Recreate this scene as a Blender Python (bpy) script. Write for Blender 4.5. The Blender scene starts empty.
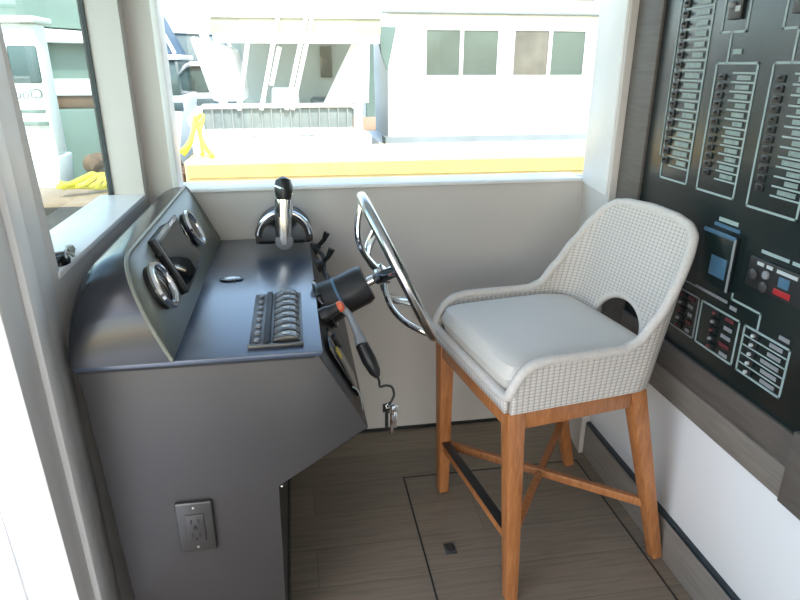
import bpy, bmesh, math, random
from mathutils import Vector, Matrix
random.seed(4)
sc = bpy.context.scene
COL = sc.collection
PI = math.pi

# ------------------------------------------------------------------ helpers
def V(*a): return Vector(a)

class MB:
    """collects shapes into one bmesh, built as ONE mesh object"""
    def __init__(s): s.bm = bmesh.new(); s.uv = None
    def _faces(s, vs): return list({f for v in vs for f in v.link_faces})
    def box(s, x0, x1, y0, y1, z0, z1, bev=0.0, seg=2):
        r = bmesh.ops.create_cube(s.bm, size=1.0)
        vs = r['verts']
        for v in vs:
            v.co = V((x0+x1)/2 + v.co.x*(x1-x0), (y0+y1)/2 + v.co.y*(y1-y0), (z0+z1)/2 + v.co.z*(z1-z0))
        if bev > 0:
            es = list({e for v in vs for e in v.link_edges})
            bmesh.ops.bevel(s.bm, geom=es, offset=bev, segments=seg, affect='EDGES', profile=0.5)
        return s
    def obox(s, c, ax, ay, az, hx, hy, hz, bev=0.0, seg=2):
        """oriented box: centre, three axes, half sizes"""
        c = Vector(c); ax = Vector(ax).normalized(); ay = Vector(ay).normalized(); az = Vector(az).normalized()
        r = bmesh.ops.create_cube(s.bm, size=2.0); vs = r['verts']
        for v in vs:
            v.co = c + ax*(v.co.x*hx) + ay*(v.co.y*hy) + az*(v.co.z*hz)
        if bev > 0:
            es = list({e for v in vs for e in v.link_edges})
            bmesh.ops.bevel(s.bm, geom=es, offset=bev, segments=seg, affect='EDGES', profile=0.5)
        return s
    def hexa(s, p, bev=0.0):
        """8 points: bottom 4 ccw, top 4 ccw"""
        vs = [s.bm.verts.new(Vector(q)) for q in p]
        for f in ((3,2,1,0),(4,5,6,7),(0,1,5,4),(1,2,6,5),(2,3,7,6),(3,0,4,7)):
            s.bm.faces.new([vs[i] for i in f])
        if bev > 0:
            es = list({e for v in vs for e in v.link_edges})
            bmesh.ops.bevel(s.bm, geom=es, offset=bev, segments=2, affect='EDGES', profile=0.5)
        return s
    def prism(s, poly, axis, a, b, bev=0.0, seg=3):
        """poly = 2d outline, extruded along 'x','y' or 'z' from a to b"""
        def P(q, t):
            if axis == 'x': return V(t, q[0], q[1])
            if axis == 'y': return V(q[0], t, q[1])
            return V(q[0], q[1], t)
        A = [s.bm.verts.new(P(q, a)) for q in poly]; B = [s.bm.verts.new(P(q, b)) for q in poly]
        n = len(poly); s.bm.faces.new(A); s.bm.faces.new(B[::-1])
        for i in range(n): s.bm.faces.new([A[i], B[i], B[(i+1) % n], A[(i+1) % n]])
        if bev > 0:
            es = list({e for v in A+B for e in v.link_edges})
            bmesh.ops.bevel(s.bm, geom=es, offset=bev, segments=seg, affect='EDGES', profile=0.5)
        return s
    def tube(s, pts, r, n=10, closed=False, cap=True, flat=None):
        """round tube along points; r number or list; flat=(w,h, upvector) gives an elliptical section"""
        pts = [Vector(p) for p in pts]; m = len(pts); rs = r if isinstance(r, (list, tuple)) else [r]*m
        rings = []; up = Vector(flat[2]) if flat else None
        prev = None
        for i, p in enumerate(pts):
            if closed: t = (pts[(i+1) % m]-pts[i-1]).normalized()
            else: t = (pts[min(i+1, m-1)]-pts[max(i-1, 0)]).normalized()
            if flat: a = t.cross(up).normalized(); b = a.cross(t).normalized()
            else:
                if prev is None:
                    ref = V(0, 0, 1) if abs(t.z) < .9 else V(1, 0, 0)
                    a = t.cross(ref).normalized()
                else: a = (prev - t*prev.dot(t)).normalized()
                b = t.cross(a).normalized()
            prev = a
            w, h = (flat[0], flat[1]) if flat else (rs[i], rs[i])
            rings.append([s.bm.verts.new(p + a*(math.cos(2*PI*k/n)*w) + b*(math.sin(2*PI*k/n)*h)) for k in range(n)])
        for i in range(m if closed else m-1):
            A, B = rings[i], rings[(i+1) % m]
            for k in range(n): s.bm.faces.new([A[k], A[(k+1) % n], B[(k+1) % n], B[k]])
        if cap and not closed:
            s.bm.faces.new(rings[0][::-1]); s.bm.faces.new(rings[-1])
        return s
    def lathe(s, prof, o, ax, n=32, sx=1.0, sy=1.0, ref=None, arc=2*PI):
        """prof = [(radius, height)] spun about axis ax at o"""
        o = Vector(o); ax = Vector(ax).normalized()
        rf = Vector(ref) if ref else (V(0, 0, 1) if abs(ax.z) < .9 else V(1, 0, 0))
        a = (rf - ax*rf.dot(ax)).normalized(); b = ax.cross(a)
        rings = []
        for r, h in prof:
            if r < 1e-6: rings.append([s.bm.verts.new(o+ax*h)])
            else: rings.append([s.bm.verts.new(o+ax*h+a*(math.cos(2*PI*k/n)*r*sx)+b*(math.sin(2*PI*k/n)*r*sy)) for k in range(n)])
        for A, B in zip(rings, rings[1:]):
            for k in range(n):
                k2 = (k+1) % n
                if len(A) == 1 and len(B) == 1: continue
                if len(A) == 1: s.bm.faces.new([A[0], B[k2], B[k]])
                elif len(B) == 1: s.bm.faces.new([A[k], A[k2], B[0]])
                else: s.bm.faces.new([A[k], A[k2], B[k2], B[k]])
        if len(rings[0]) > 1: s.bm.faces.new(rings[0][::-1])
        if len(rings[-1]) > 1: s.bm.faces.new(rings[-1])
        return s
    def build(s, name, mat, parent=None, smooth=True, fix=True):
        if fix: bmesh.ops.recalc_face_normals(s.bm, faces=s.bm.faces[:])
        me = bpy.data.meshes.new(name); s.bm.to_mesh(me); s.bm.free()
        if smooth:
            me.polygons.foreach_set('use_smooth', [True]*len(me.polygons))
            try: me.set_sharp_from_angle(angle=math.radians(35))
            except Exception: pass
        o = bpy.data.objects.new(name, me); COL.objects.link(o)
        me.materials.append(mat)
        if parent is not None:
            o.parent = parent; o.matrix_parent_inverse = Matrix.Identity(4)
            o.location = -parent.location if parent.type == 'EMPTY' and parent.parent is None and parent.rotation_euler.z == 0 else V(0, 0, 0)
        return o

def tag(o, label=None, cat=None, group=None, kind=None):
    if label: o['label'] = label
    if cat: o['category'] = cat
    if group: o['group'] = group
    if kind: o['kind'] = kind
    return o

def thing(name, label, cat, loc=(0, 0, 0), group=None):
    o = bpy.data.objects.new(name, None); COL.objects.link(o); o.location = loc
    o.empty_display_size = .05
    return tag(o, label, cat, group)

def struct(o): o['kind'] = 'structure'; return o

# ------------------------------------------------------------------ materials
def mat(name, col, rough=.5, metal=0.0, spec=.5, noise=0.0, nscale=20, bump=0.0, bscale=60, stretch=(1, 1, 1), coat=0.0, col2=None, coat_rough=.1):
    m = bpy.data.materials.new(name); m.use_nodes = True
    nt = m.node_tree; n = nt.nodes; l = nt.links; b = n['Principled BSDF']
    b.inputs['Base Color'].default_value = (*col, 1); b.inputs['Roughness'].default_value = rough
    b.inputs['Metallic'].default_value = metal; b.inputs['Specular IOR Level'].default_value = spec
    if coat: b.inputs['Coat Weight'].default_value = coat; b.inputs['Coat Roughness'].default_value = coat_rough
    tc = n.new('ShaderNodeTexCoord'); mp = n.new('ShaderNodeMapping'); mp.inputs['Scale'].default_value = stretch
    l.new(tc.outputs['Object'], mp.inputs['Vector'])
    nz = n.new('ShaderNodeTexNoise'); nz.inputs['Scale'].default_value = nscale; nz.inputs['Detail'].default_value = 5
    l.new(mp.outputs['Vector'], nz.inputs['Vector'])
    mx = n.new('ShaderNodeMix'); mx.data_type = 'RGBA'
    c2 = col2 if col2 else tuple(min(1, c*(1-noise)) for c in col)
    mx.inputs['A'].default_value = (*c2, 1); mx.inputs['B'].default_value = (*col, 1)
    rp = n.new('ShaderNodeMapRange'); rp.inputs['From Min'].default_value = .3; rp.inputs['From Max'].default_value = .7
    l.new(nz.outputs['Fac'], rp.inputs['Value']); l.new(rp.outputs['Result'], mx.inputs['Factor'])
    l.new(mx.outputs['Result'], b.inputs['Base Color'])
    if bump > 0:
        n2 = n.new('ShaderNodeTexNoise'); n2.inputs['Scale'].default_value = bscale; n2.inputs['Detail'].default_value = 3
        l.new(mp.outputs['Vector'], n2.inputs['Vector'])
        bp = n.new('ShaderNodeBump'); bp.inputs['Strength'].default_value = bump; bp.inputs['Distance'].default_value = .002
        l.new(n2.outputs['Fac'], bp.inputs['Height']); l.new(bp.outputs['Normal'], b.inputs['Normal'])
    return m

def glass(name, tint=(1, 1, 1)):
    m = bpy.data.materials.new(name); m.use_nodes = True; nt = m.node_tree; n = nt.nodes; l = nt.links
    n.remove(n['Principled BSDF']); out = n['Material Output']
    t = n.new('ShaderNodeBsdfTransparent'); t.inputs['Color'].default_value = (*tint, 1)
    g = n.new('ShaderNodeBsdfGlossy'); g.inputs['Roughness'].default_value = .02
    f = n.new('ShaderNodeFresnel'); f.inputs['IOR'].default_value = 1.35
    mx = n.new('ShaderNodeMixShader')
    ge = n.new('ShaderNodeNewGeometry'); iv = n.new('ShaderNodeMath'); iv.operation = 'SUBTRACT'; iv.inputs[0].default_value = 1; l.new(ge.outputs['Backfacing'], iv.inputs[1])
    mu = n.new('ShaderNodeMath'); mu.operation = 'MULTIPLY'; l.new(f.outputs[0], mu.inputs[0]); l.new(iv.outputs[0], mu.inputs[1])
    l.new(mu.outputs[0], mx.inputs[0]); l.new(t.outputs[0], mx.inputs[1]); l.new(g.outputs[0], mx.inputs[2])
    l.new(mx.outputs[0], out.inputs['Surface'])
    return m

def plank_mat(name, ca, cb, cc, plank_w, plank_l, rough=.5, along='x'):
    m = bpy.data.materials.new(name); m.use_nodes = True; nt = m.node_tree; n = nt.nodes; l = nt.links
    b = n['Principled BSDF']; b.inputs['Roughness'].default_value = rough
    tc = n.new('ShaderNodeTexCoord'); mp = n.new('ShaderNodeMapping')
    if along == 'y': mp.inputs['Rotation'].default_value = (0, 0, PI/2)
    if along == 'yz': mp.inputs['Rotation'].default_value = (0, PI/2, PI/2)
    l.new(tc.outputs['Object'], mp.inputs['Vector'])
    br = n.new('ShaderNodeTexBrick'); br.inputs['Scale'].default_value = 1; br.inputs['Brick Width'].default_value = plank_l
    br.inputs['Row Height'].default_value = plank_w; br.inputs['Mortar Size'].default_value = .0012; br.inputs['Bias'].default_value = 0
    br.inputs['Color1'].default_value = (*ca, 1); br.inputs['Color2'].default_value = (*cb, 1)
    br.inputs['Mortar'].default_value = tuple(c*.6 for c in ca) + (1,)
    l.new(mp.outputs['Vector'], br.inputs['Vector'])
    m2 = n.new('ShaderNodeMapping'); m2.inputs['Scale'].default_value = (2.2, 34, 34); l.new(mp.outputs['Vector'], m2.inputs['Vector'])
    nz = n.new('ShaderNodeTexNoise'); nz.inputs['Scale'].default_value = 2.2; nz.inputs['Detail'].default_value = 7; nz.inputs['Distortion'].default_value = .6
    l.new(m2.outputs['Vector'], nz.inputs['Vector'])
    mx = n.new('ShaderNodeMix'); mx.data_type = 'RGBA'; mx.inputs['B'].default_value = (*cc, 1)
    rp = n.new('ShaderNodeMapRange'); rp.inputs['From Min'].default_value = .42; rp.inputs['From Max'].default_value = .72; rp.inputs['To Max'].default_value = .75
    l.new(nz.outputs['Fac'], rp.inputs['Value']); l.new(rp.outputs['Result'], mx.inputs['Factor'])
    l.new(br.outputs['Color'], mx.inputs['A']); l.new(mx.outputs['Result'], b.inputs['Base Color'])
    bp = n.new('ShaderNodeBump'); bp.inputs['Strength'].default_value = .15; bp.inputs['Distance'].default_value = .001
    l.new(nz.outputs['Fac'], bp.inputs['Height']); l.new(bp.outputs['Normal'], b.inputs['Normal'])
    return m

def wood_mat(name, a, b_, scale=(6, 6, 1.2), rough=.38):
    m = bpy.data.materials.new(name); m.use_nodes = True; nt = m.node_tree; n = nt.nodes; l = nt.links
    b = n['Principled BSDF']; b.inputs['Roughness'].default_value = rough
    tc = n.new('ShaderNodeTexCoord'); mp = n.new('ShaderNodeMapping'); mp.inputs['Scale'].default_value = scale
    l.new(tc.outputs['Object'], mp.inputs['Vector'])
    nz = n.new('ShaderNodeTexNoise'); nz.inputs['Scale'].default_value = 8; nz.inputs['Detail'].default_value = 6; nz.inputs['Distortion'].default_value = 1.2
    l.new(mp.outputs['Vector'], nz.inputs['Vector'])
    cr = n.new('ShaderNodeValToRGB'); cr.color_ramp.elements[0].position = .3; cr.color_ramp.elements[1].position = .72
    cr.color_ramp.elements[0].color = (*a, 1); cr.color_ramp.elements[1].color = (*b_, 1)
    l.new(nz.outputs['Fac'], cr.inputs['Fac']); l.new(cr.outputs['Color'], b.inputs['Base Color'])
    return m

def weave_mat(name, a, b_, fu, fv):
    """woven rope: cells from the surface's own uv (metres)"""
    m = bpy.data.materials.new(name); m.use_nodes = True; nt = m.node_tree; n = nt.nodes; l = nt.links
    b = n['Principled BSDF']; b.inputs['Roughness'].default_value = .8; b.inputs['Specular IOR Level'].default_value = .2
    uv = n.new('ShaderNodeUVMap'); sp = n.new('ShaderNodeSeparateXYZ'); l.new(uv.outputs['UV'], sp.inputs['Vector'])
    def math_(op, x, y=None):
        k = n.new('ShaderNodeMath'); k.operation = op
        for i, q in enumerate((x, y)):
            if q is None: continue
            if isinstance(q, (int, float)): k.inputs[i].default_value = q
            else: l.new(q, k.inputs[i])
        return k.outputs[0]
    su = math_('ABSOLUTE', math_('SINE', math_('MULTIPLY', sp.outputs['X'], fu*.5))); sv = math_('ABSOLUTE', math_('SINE', math_('MULTIPLY', sp.outputs['Y'], fv*.5)))
    h = math_('POWER', math_('MULTIPLY', su, sv), .6)
    rp = n.new('ShaderNodeMapRange'); rp.inputs['From Min'].default_value = .05; rp.inputs['From Max'].default_value = .55; l.new(h, rp.inputs['Value'])
    mx = n.new('ShaderNodeMix'); mx.data_type = 'RGBA'; mx.inputs['A'].default_value = (*b_, 1); mx.inputs['B'].default_value = (*a, 1)
    l.new(rp.outputs['Result'], mx.inputs['Factor']); l.new(mx.outputs['Result'], b.inputs['Base Color'])
    bp = n.new('ShaderNodeBump'); bp.inputs['Strength'].default_value = .55; bp.inputs['Distance'].default_value = .003
    l.new(h, bp.inputs['Height']); l.new(bp.outputs['Normal'], b.inputs['Normal'])
    return m

M = {}
M['wall'] = mat('wall_beige', (.62, .57, .525), .6, noise=.05, nscale=3, bump=.15, bscale=180)
M['white'] = mat('white_gelcoat', (.70, .68, .66), .4, noise=.04, nscale=4)
M['frame'] = mat('white_frame', (.84, .825, .81), .35, noise=.03, nscale=6)
M['wainscot'] = mat('white_wainscot', (.88, .87, .87), .35, noise=.03, nscale=3)
M['taupe'] = wood_mat('taupe_wood_trim', (.095, .08, .07), (.135, .117, .10), (3, .8, 9), .5)
M['taupe2'] = wood_mat('taupe_wood_light', (.185, .16, .14), (.24, .21, .18), (3, .8, 9), .5)
M['floor'] = plank_mat('grey_oak_floor', (.205, .163, .115), (.26, .205, .145), (.145, .115, .085), .16, 1.1, .45)
M['base'] = plank_mat('grey_oak_baseboard', (.23, .20, .175), (.27, .24, .21), (.17, .15, .13), .4, 1.6, .5, 'y')
M['black'] = mat('black_rubber', (.012, .013, .014), .55, noise=.2)
M['gasket'] = mat('blue_black_gasket', (.012, .025, .034), .4, noise=.2)
M['ceil'] = mat('ceiling_white', (.78, .78, .76), .6, noise=.03)
M['console'] = mat('charcoal_console', (.042, .038, .038), .40, noise=.12, nscale=3, spec=.6, bump=.05, bscale=200)
M['dash'] = mat('charcoal_dash_sky_tint', (.042, .062, .105), .3, noise=.12, nscale=4, spec=.8, coat=.9, coat_rough=.22)  # blue of the sky reflection tinted into the base colour
M['cowl'] = mat('charcoal_cowl', (.024, .026, .032), .24, noise=.1, nscale=4, spec=.5, coat=.15, coat_rough=.2)
M['face'] = mat('gauge_face', (.23, .235, .19), .4, noise=.08, nscale=5)
M['chrome'] = mat('chrome', (.82, .83, .84), .08, metal=1.0, noise=.03)
M['brushed'] = mat('brushed_steel', (.62, .61, .59), .22, metal=1.0, noise=.1, nscale=90, stretch=(1, 8, 1))
M['gloss'] = mat('gloss_black', (.008, .009, .01), .08, spec=.7, noise=.1)
M['plastic'] = mat('matt_black_plastic', (.018, .018, .019), .35, noise=.15)
M['screen'] = mat('dark_screen', (.006, .008, .01), .05, spec=.8, noise=.1)
M['violet'] = mat('violet_bezel', (.10, .09, .14), .25, noise=.2)
M['grey'] = mat('mid_grey', (.25, .26, .27), .4, noise=.1)
M['label'] = mat('pale_label', (.48, .52, .52), .5, noise=.05)
M['panel'] = mat('black_panel', (.010, .018, .018), .25, noise=.2, nscale=8, spec=.4)
M['line'] = mat('panel_print', (.32, .40, .39), .45, noise=.08, nscale=40)
M['strip'] = mat('panel_label_strip', (.26, .34, .32), .4, noise=.35, nscale=60)
M['red'] = mat('red_digits', (.38, .015, .02), .4, noise=.1)
M['redtoggle'] = mat('red_toggle', (.13, .03, .035), .4, noise=.1)
M['orange'] = mat('orange_switch', (.75, .14, .06), .4, noise=.1)
M['blue'] = mat('blue_label', (.06, .14, .22), .35, noise=.1)
M['cushion'] = mat('cream_cushion', (.68, .635, .575), .65, noise=.05, nscale=4, bump=.25, bscale=260)
M['rope'] = weave_mat('woven_rope', (.66, .61, .56), (.36, .325, .295), 2*PI/.016, 2*PI/.0095)
M['rim'] = mat('rope_rim', (.66, .61, .56), .8, noise=.12, nscale=120, bump=.6, bscale=220)
M['wood'] = wood_mat('honey_teak', (.30, .105, .032), (.47, .19, .068), (9, 9, 1.4), .35)
M['glass'] = glass('clear_glass', (.98, 1, .99))
M['glass_green'] = glass('green_tinted_glass', (.86, .94, .90))
M['cord'] = mat('black_cord', (.02, .02, .02), .5, noise=.1)
M['steelgrey'] = mat('gunmetal_plate', (.10, .098, .095), .3, metal=.7, noise=.1, nscale=10)
M['paleCord'] = mat('pale_cord', (.45, .45, .40), .7, noise=.1)
# outdoors
M['owhite'] = mat('boat_white', (.82, .83, .82), .4, noise=.03, nscale=1)
M['oglass'] = mat('boat_window_glass', (.085, .13, .12), .12, noise=.35, nscale=1.5, spec=.5)  # outdoor haze lifted into the pane colour
M['oglass2'] = mat('boat_window_hazy_tan', (.16, .15, .125), .3, noise=.4, nscale=3)  # tan pane, lightened by the same painted haze
M['ograyg'] = mat('boat_hull_sage', (.13, .19, .17), .5, noise=.15, nscale=1.2)
M['oblue'] = mat('blue_tarp', (.07, .13, .20), .6, noise=.3, nscale=2)
M['odark'] = mat('dark_tarp', (.09, .14, .15), .5, noise=.3, nscale=2)
M['ogrey'] = mat('dock_grey', (.25, .28, .28), .6, noise=.2, nscale=3)
M['oyellow'] = mat('yellow_dock_edge', (.80, .47, .13), .6, noise=.12, nscale=2.5)
M['ocream'] = mat('cream_dock_top', (.80, .60, .28), .7, noise=.1, nscale=2, bump=.2, bscale=20)
M['obrown'] = mat('weathered_brown', (.16, .09, .05), .8, noise=.4, nscale=6, bump=.5)
M['ohose'] = mat('yellow_hose', (.72, .68, .06), .4, noise=.1)
M['ocan'] = mat('cream_canopy', (.34, .35, .25), .7, noise=.15, nscale=2)
M['ocurtain'] = mat('pale_curtain', (.42, .50, .46), .7, noise=.12, nscale=2)
M['oskirt'] = mat('grey_skirt', (.17, .21, .21), .6, noise=.2, nscale=5)
M['teak'] = mat('tan_deck', (.34, .24, .17), .7, noise=.2, nscale=6)
M['deck'] = mat('white_side_deck', (.85, .86, .88), .6, noise=.03, nscale=3)

wm = bpy.data.materials.new('harbour_water'); wm.use_nodes = True
_n = wm.node_tree.nodes; _l = wm.node_tree.links; _b = _n['Principled BSDF']
_b.inputs['Base Color'].default_value = (.03, .06, .055, 1); _b.inputs['Roughness'].default_value = .08
_t = _n.new('ShaderNodeTexNoise'); _t.inputs['Scale'].default_value = 3; _t.inputs['Detail'].default_value = 4
_c = _n.new('ShaderNodeTexCoord'); _l.new(_c.outputs['Object'], _t.inputs['Vector'])
_p = _n.new('ShaderNodeBump'); _p.inputs['Strength'].default_value = .5; _p.inputs['Distance'].default_value = .1
_l.new(_t.outputs['Fac'], _p.inputs['Height']); _l.new(_p.outputs['Normal'], _b.inputs['Normal'])

# ------------------------------------------------------------------ room shell
YF = 2.25; XL = -.5; XR = 1.08; CEIL = 2.05
struct(MB().box(-.62, 1.2, -1.6, 2.40, -.06, 0).build('floor', M['floor'], smooth=False))
struct(MB().box(-.9, 1.5, -2.6, 2.75, CEIL, CEIL+.08).build('ceiling', M['ceil'], smooth=False))
# front wall with the wide window: opening x -.418..1.2, z 1.035..1.93
w = MB(); XO_ = -.612
w.box(XO_, 1.2, YF, YF+.10, 0, 1.030, 0)
w.box(XO_, -.418, YF, YF+.10, 1.03, CEIL)
w.box(-.418, 1.2, YF, YF+.10, 1.93, CEIL)
struct(w.build('wall_front', M['wall'], smooth=False))
win = bpy.data.objects.new('window_1', None); COL.objects.link(win); win.location = (.38, YF+.05, 1.03); struct(win)
f = MB()
f.box(-.418, -.398, YF-.006, YF+.10, 1.03, 1.93, .003)
f.box(-.418, 1.078, YF-.010, YF+.135, 1.022, 1.036, .004)
f.box(-.398, 1.2, YF, YF+.10, 1.915, 1.93, .003)
f.build('window_frame', M['frame'], win)
MB().box(-.40, 1.2, YF+.055, YF+.061, 1.034, 1.92).build('pane', M['glass'], win, smooth=False)
# outer ledge with its row of screw caps
tr = MB().box(-.60, 1.6, YF+.14, YF+.22, .975, 1.012, .006)
for k in range(15):
    tr.lathe([(.017, 0), (.017, .006), (.010, .013), (0, .015)], (-.42+k*.118, YF+.185, 1.010), (0, 0, 1), 12)
struct(tr.build('trim_1', M['owhite']))
struct(MB().box(-.60, 1.6, YF+.12, YF+.14, .95, .99).build('trim_2', M['black'], smooth=False))

# corner pillar on the right of the window (steps forward to y = 1.96)
p = MB()
p.prism([(1.040, 1.96), (1.2, 1.96), (1.2, YF), (1.082, YF)], 'z', 0, CEIL, .003)
struct(p.build('wall_front_pillar', M['wall']))
pa, pb_ = V(1.040, 1.96, 0), V(1.082, YF, 0); pd = (pb_-pa).normalized(); pn = V(-pd.y, pd.x, 0)
p = MB().hexa([pa+pd*.02+pn*.006+V(0, 0, 1.02), pb_-pd*.001+pn*.006+V(0, 0, 1.02), pb_-pd*.001-pn*.003+V(0, 0, 1.02), pa+pd*.02-pn*.003+V(0, 0, 1.02),
               pa+pd*.02+pn*.006+V(0, 0, 2.04), pb_-pd*.001+pn*.006+V(0, 0, 2.04), pb_-pd*.001-pn*.003+V(0, 0, 2.04), pa+pd*.02-pn*.003+V(0, 0, 2.04)], .002)
struct(p.build('trim_3', M['frame']))

# right wall, wainscot, baseboard
struct(MB().box(XR, XR+.12, -1.6, 1.96, 0, CEIL).build('wall_right', M['wall'], smooth=False))
struct(MB().box(XR-.008, XR+.001, -1.5, 1.955, .145, .515, .002).build('wall_right_wainscot', M['wainscot']))
struct(MB().box(XR-.024, XR+.001, -1.5, 1.958, 0, .134, .003).build('baseboard_right', M['base']))
struct(MB().box(XR-.024, XR+.001, -1.5, 1.955, .134, .1455, .002).build('trim_5', M['gasket']))
# wall-to-floor joint, its shadow line drawn as a black strip
struct(MB().box(-.05, 1.05, YF-.006, YF+.001, 0, .012).build('trim_6', M['black'], smooth=False))

# left wall: window, post, leaning door jamb, doorway, rear part
w = MB()
WZ0, WZ1, WY0, WY1 = 1.028, 1.93, 1.335, 2.19
XO = -.612
w.box(XO, XL, 1.24, YF, 0, WZ0)
w.box(XO, XL, WY1, YF, WZ0, CEIL)
w.box(XO, XL, WY0, WY1, WZ1, CEIL)
w.hexa([(XO, 1.24, WZ0-.01), (XL+.0004, 1.24, WZ0-.01), (XL+.0004, 1.350, WZ0-.01), (XO, 1.350, WZ0-.01), (XO, 1.24, CEIL), (XL+.0004, 1.24, CEIL), (XL+.0004, 1.262, CEIL), (XO, 1.262, CEIL)])
struct(w.build('wall_left', M['wall'], smooth=False))
win2 = bpy.data.objects.new('window_2', None); COL.objects.link(win2); win2.location = (XL-.10, 1.68, 1.03); struct(win2)
f = MB()
f.box(-.64, XL+.004, WY0+.005, WY1, WZ0-.01, WZ0+.006, .003)
f.build('window_sill', M['frame'], win2)
f = MB().box(-.612, -.596, WY1-.007, WY1, WZ0+.006, WZ1).box(-.612, -.596, 1.30, WY1, WZ1-.01, WZ1)
f.build('gasket', M['gasket'], win2, smooth=False)
MB().box(-.606, -.601, 1.30, WY1, WZ0+.004, WZ1).build('pane', M['glass_green'], win2, smooth=False)

def lean_strip(name, ya0, ya1, yb0, yb1, x0, x1, m, zt=CEIL, bev=.003):
    """upright strip on the left wall; y range at the floor (ya) and at z = 1.2 (yb)"""
    k = zt/1.2
    t0 = ya0+(yb0-ya0)*k; t1 = ya1+(yb1-ya1)*k
    o = MB().hexa([(x0, ya0, 0), (x1, ya0, 0), (x1, ya1, 0), (x0, ya1, 0),
                   (x0, t0, zt), (x1, t0, zt), (x1, t1, zt), (x0, t1, zt)], bev).build(name, m)
    return o
door = bpy.data.objects.new('door_1', None); COL.objects.link(door); door.location = (XL, 1.15, 0); struct(door)
def dpart(o, nm):
    o.name = nm; o.parent = door; o.location = -door.location; return o
dpart(lean_strip('x', 1.225, 1.332, 1.190, 1.300, -.60, -.499, M['white']), 'door_post')
dpart(lean_strip('x', 1.205, 1.262, 1.165, 1.217, -.58, -.4925, M['frame']), 'jamb_bead')
dpart(lean_strip('x', 1.140, 1.204, 1.068, 1.165, -.60, -.504, M['white']), 'jamb')
dpart(lean_strip('x', 1.175, 1.215, 1.135, 1.175, -.66, -.63, M['white']), 'screen_door_edge')
tk = MB().box(-.60, -.505, -.9, 1.15, 0, .012, .003); dpart(tk.build('x', M['frame']), 'threshold')
w = MB(); w.box(-.62, XL, -1.6, -.9, 0, CEIL); w.box(-.62, XL, -.9, 1.09, 1.98, CEIL)
struct(w.build('wall_left_rear', M['wall'], smooth=False))
# rear wall with its wide doorway to the aft deck
w = MB(); w.box(-.62, -.42, -1.7, -1.6, 0, CEIL); w.box(.62, 1.2, -1.7, -1.6, 0, CEIL); w.box(-.42, .62, -1.7, -1.6, 1.95, CEIL)
struct(w.build('wall_back', M['wall'], smooth=False))
# outside decks of this boat
struct(MB().box(-3.4, -.62, -2.8, 3.0, -.16, -.10, .005).build('floor_side_deck', M['deck']))
struct(MB().box(-.62, 1.6, -3.6, -1.7, -.16, -.06, .005).build('floor_aft_deck', M['deck']))
# added fixture, unseen; planned as fill, emits nothing
fixture = thing('added_ceiling_fixture', 'added unlit round white ceiling fixture above the cabin floor', 'fixture', (.3, .4, CEIL))
MB().lathe([(.11, 0), (.11, -.02), (.095, -.03)], (.3, .4, CEIL), (0, 0, 1), 32).build('housing', M['frame'], fixture)
MB().lathe([(.09, -.03), (.07, -.042), (0, -.046)], (.3, .4, CEIL), (0, 0, 1), 32).build('diffuser', M['ceil'], fixture)

# floor hatch
h = thing('floor_hatch', 'square flush floor hatch outlined in black under the stool', 'hatch', (.67, 1.5, 0))
HX0, HX1, HY0, HY1 = .335, 1.008, .95, 1.912
MB().box(HX0, HX1, HY0, HY1, .0002, .0022).build('hatch_lid', M['floor'], h, smooth=False)
g = MB()
g.box(HX0-.005, HX0, HY0-.005, HY1+.005, .0002, .0028).box(HX1, HX1+.005, HY0-.005, HY1+.005, .0002, .0028)
g.box(HX0, HX1, HY1, HY1+.005, .0002, .0028).box(HX0, HX1, HY0-.005, HY0, .0002, .0028)
g.build('gap_seal', M['black'], h, smooth=False)
lt = MB().box(.398, .434, 1.508, 1.556, .002, .0045, .001).build('pull_latch', M['steelgrey'], h)
MB().tube([(.405, 1.525, .006), (.405, 1.545, .006), (.416, 1.549, .006), (.427, 1.545, .006), (.427, 1.525, .006), (.416, 1.516, .006)], .0018, 8, closed=True).build('pull_ring', M['plastic'], lt)

# ------------------------------------------------------------------ helm console
CY0 = 1.26; CY1 = 2.238
con = thing('helm_console', 'charcoal helm console with raised gauge pod under the wide window', 'console', (-.2, 1.75, 0))
def cb(mb, name, m, **k): return mb.build(name, m, con, **k)
body = MB().prism([(-.438, 0), (-.085, 0), (-.085, .505), (.136, .640), (.030, .838), (-.474, .838)], 'y', CY0+.004, CY1, .004)
cb(body, 'cabinet', M['console'])
cb(MB().box(-.476, .020, CY0+.0015, CY0+.01, .832, .840), 'shadow_gap', M['black'], smooth=False)
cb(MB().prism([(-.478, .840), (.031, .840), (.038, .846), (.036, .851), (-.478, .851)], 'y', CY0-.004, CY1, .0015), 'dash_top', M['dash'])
cb(MB().box(-.105, -.082, CY0+.06, CY1, .004, .11, .004), 'toe_kick', M['black'])
cb(MB().lathe([(.006, 0), (.006, .004), (.004, .006)], (-.078, CY0+.03, .485), (1, 0, -.3), 12), 'hinge_pin', M['brushed'])

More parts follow.
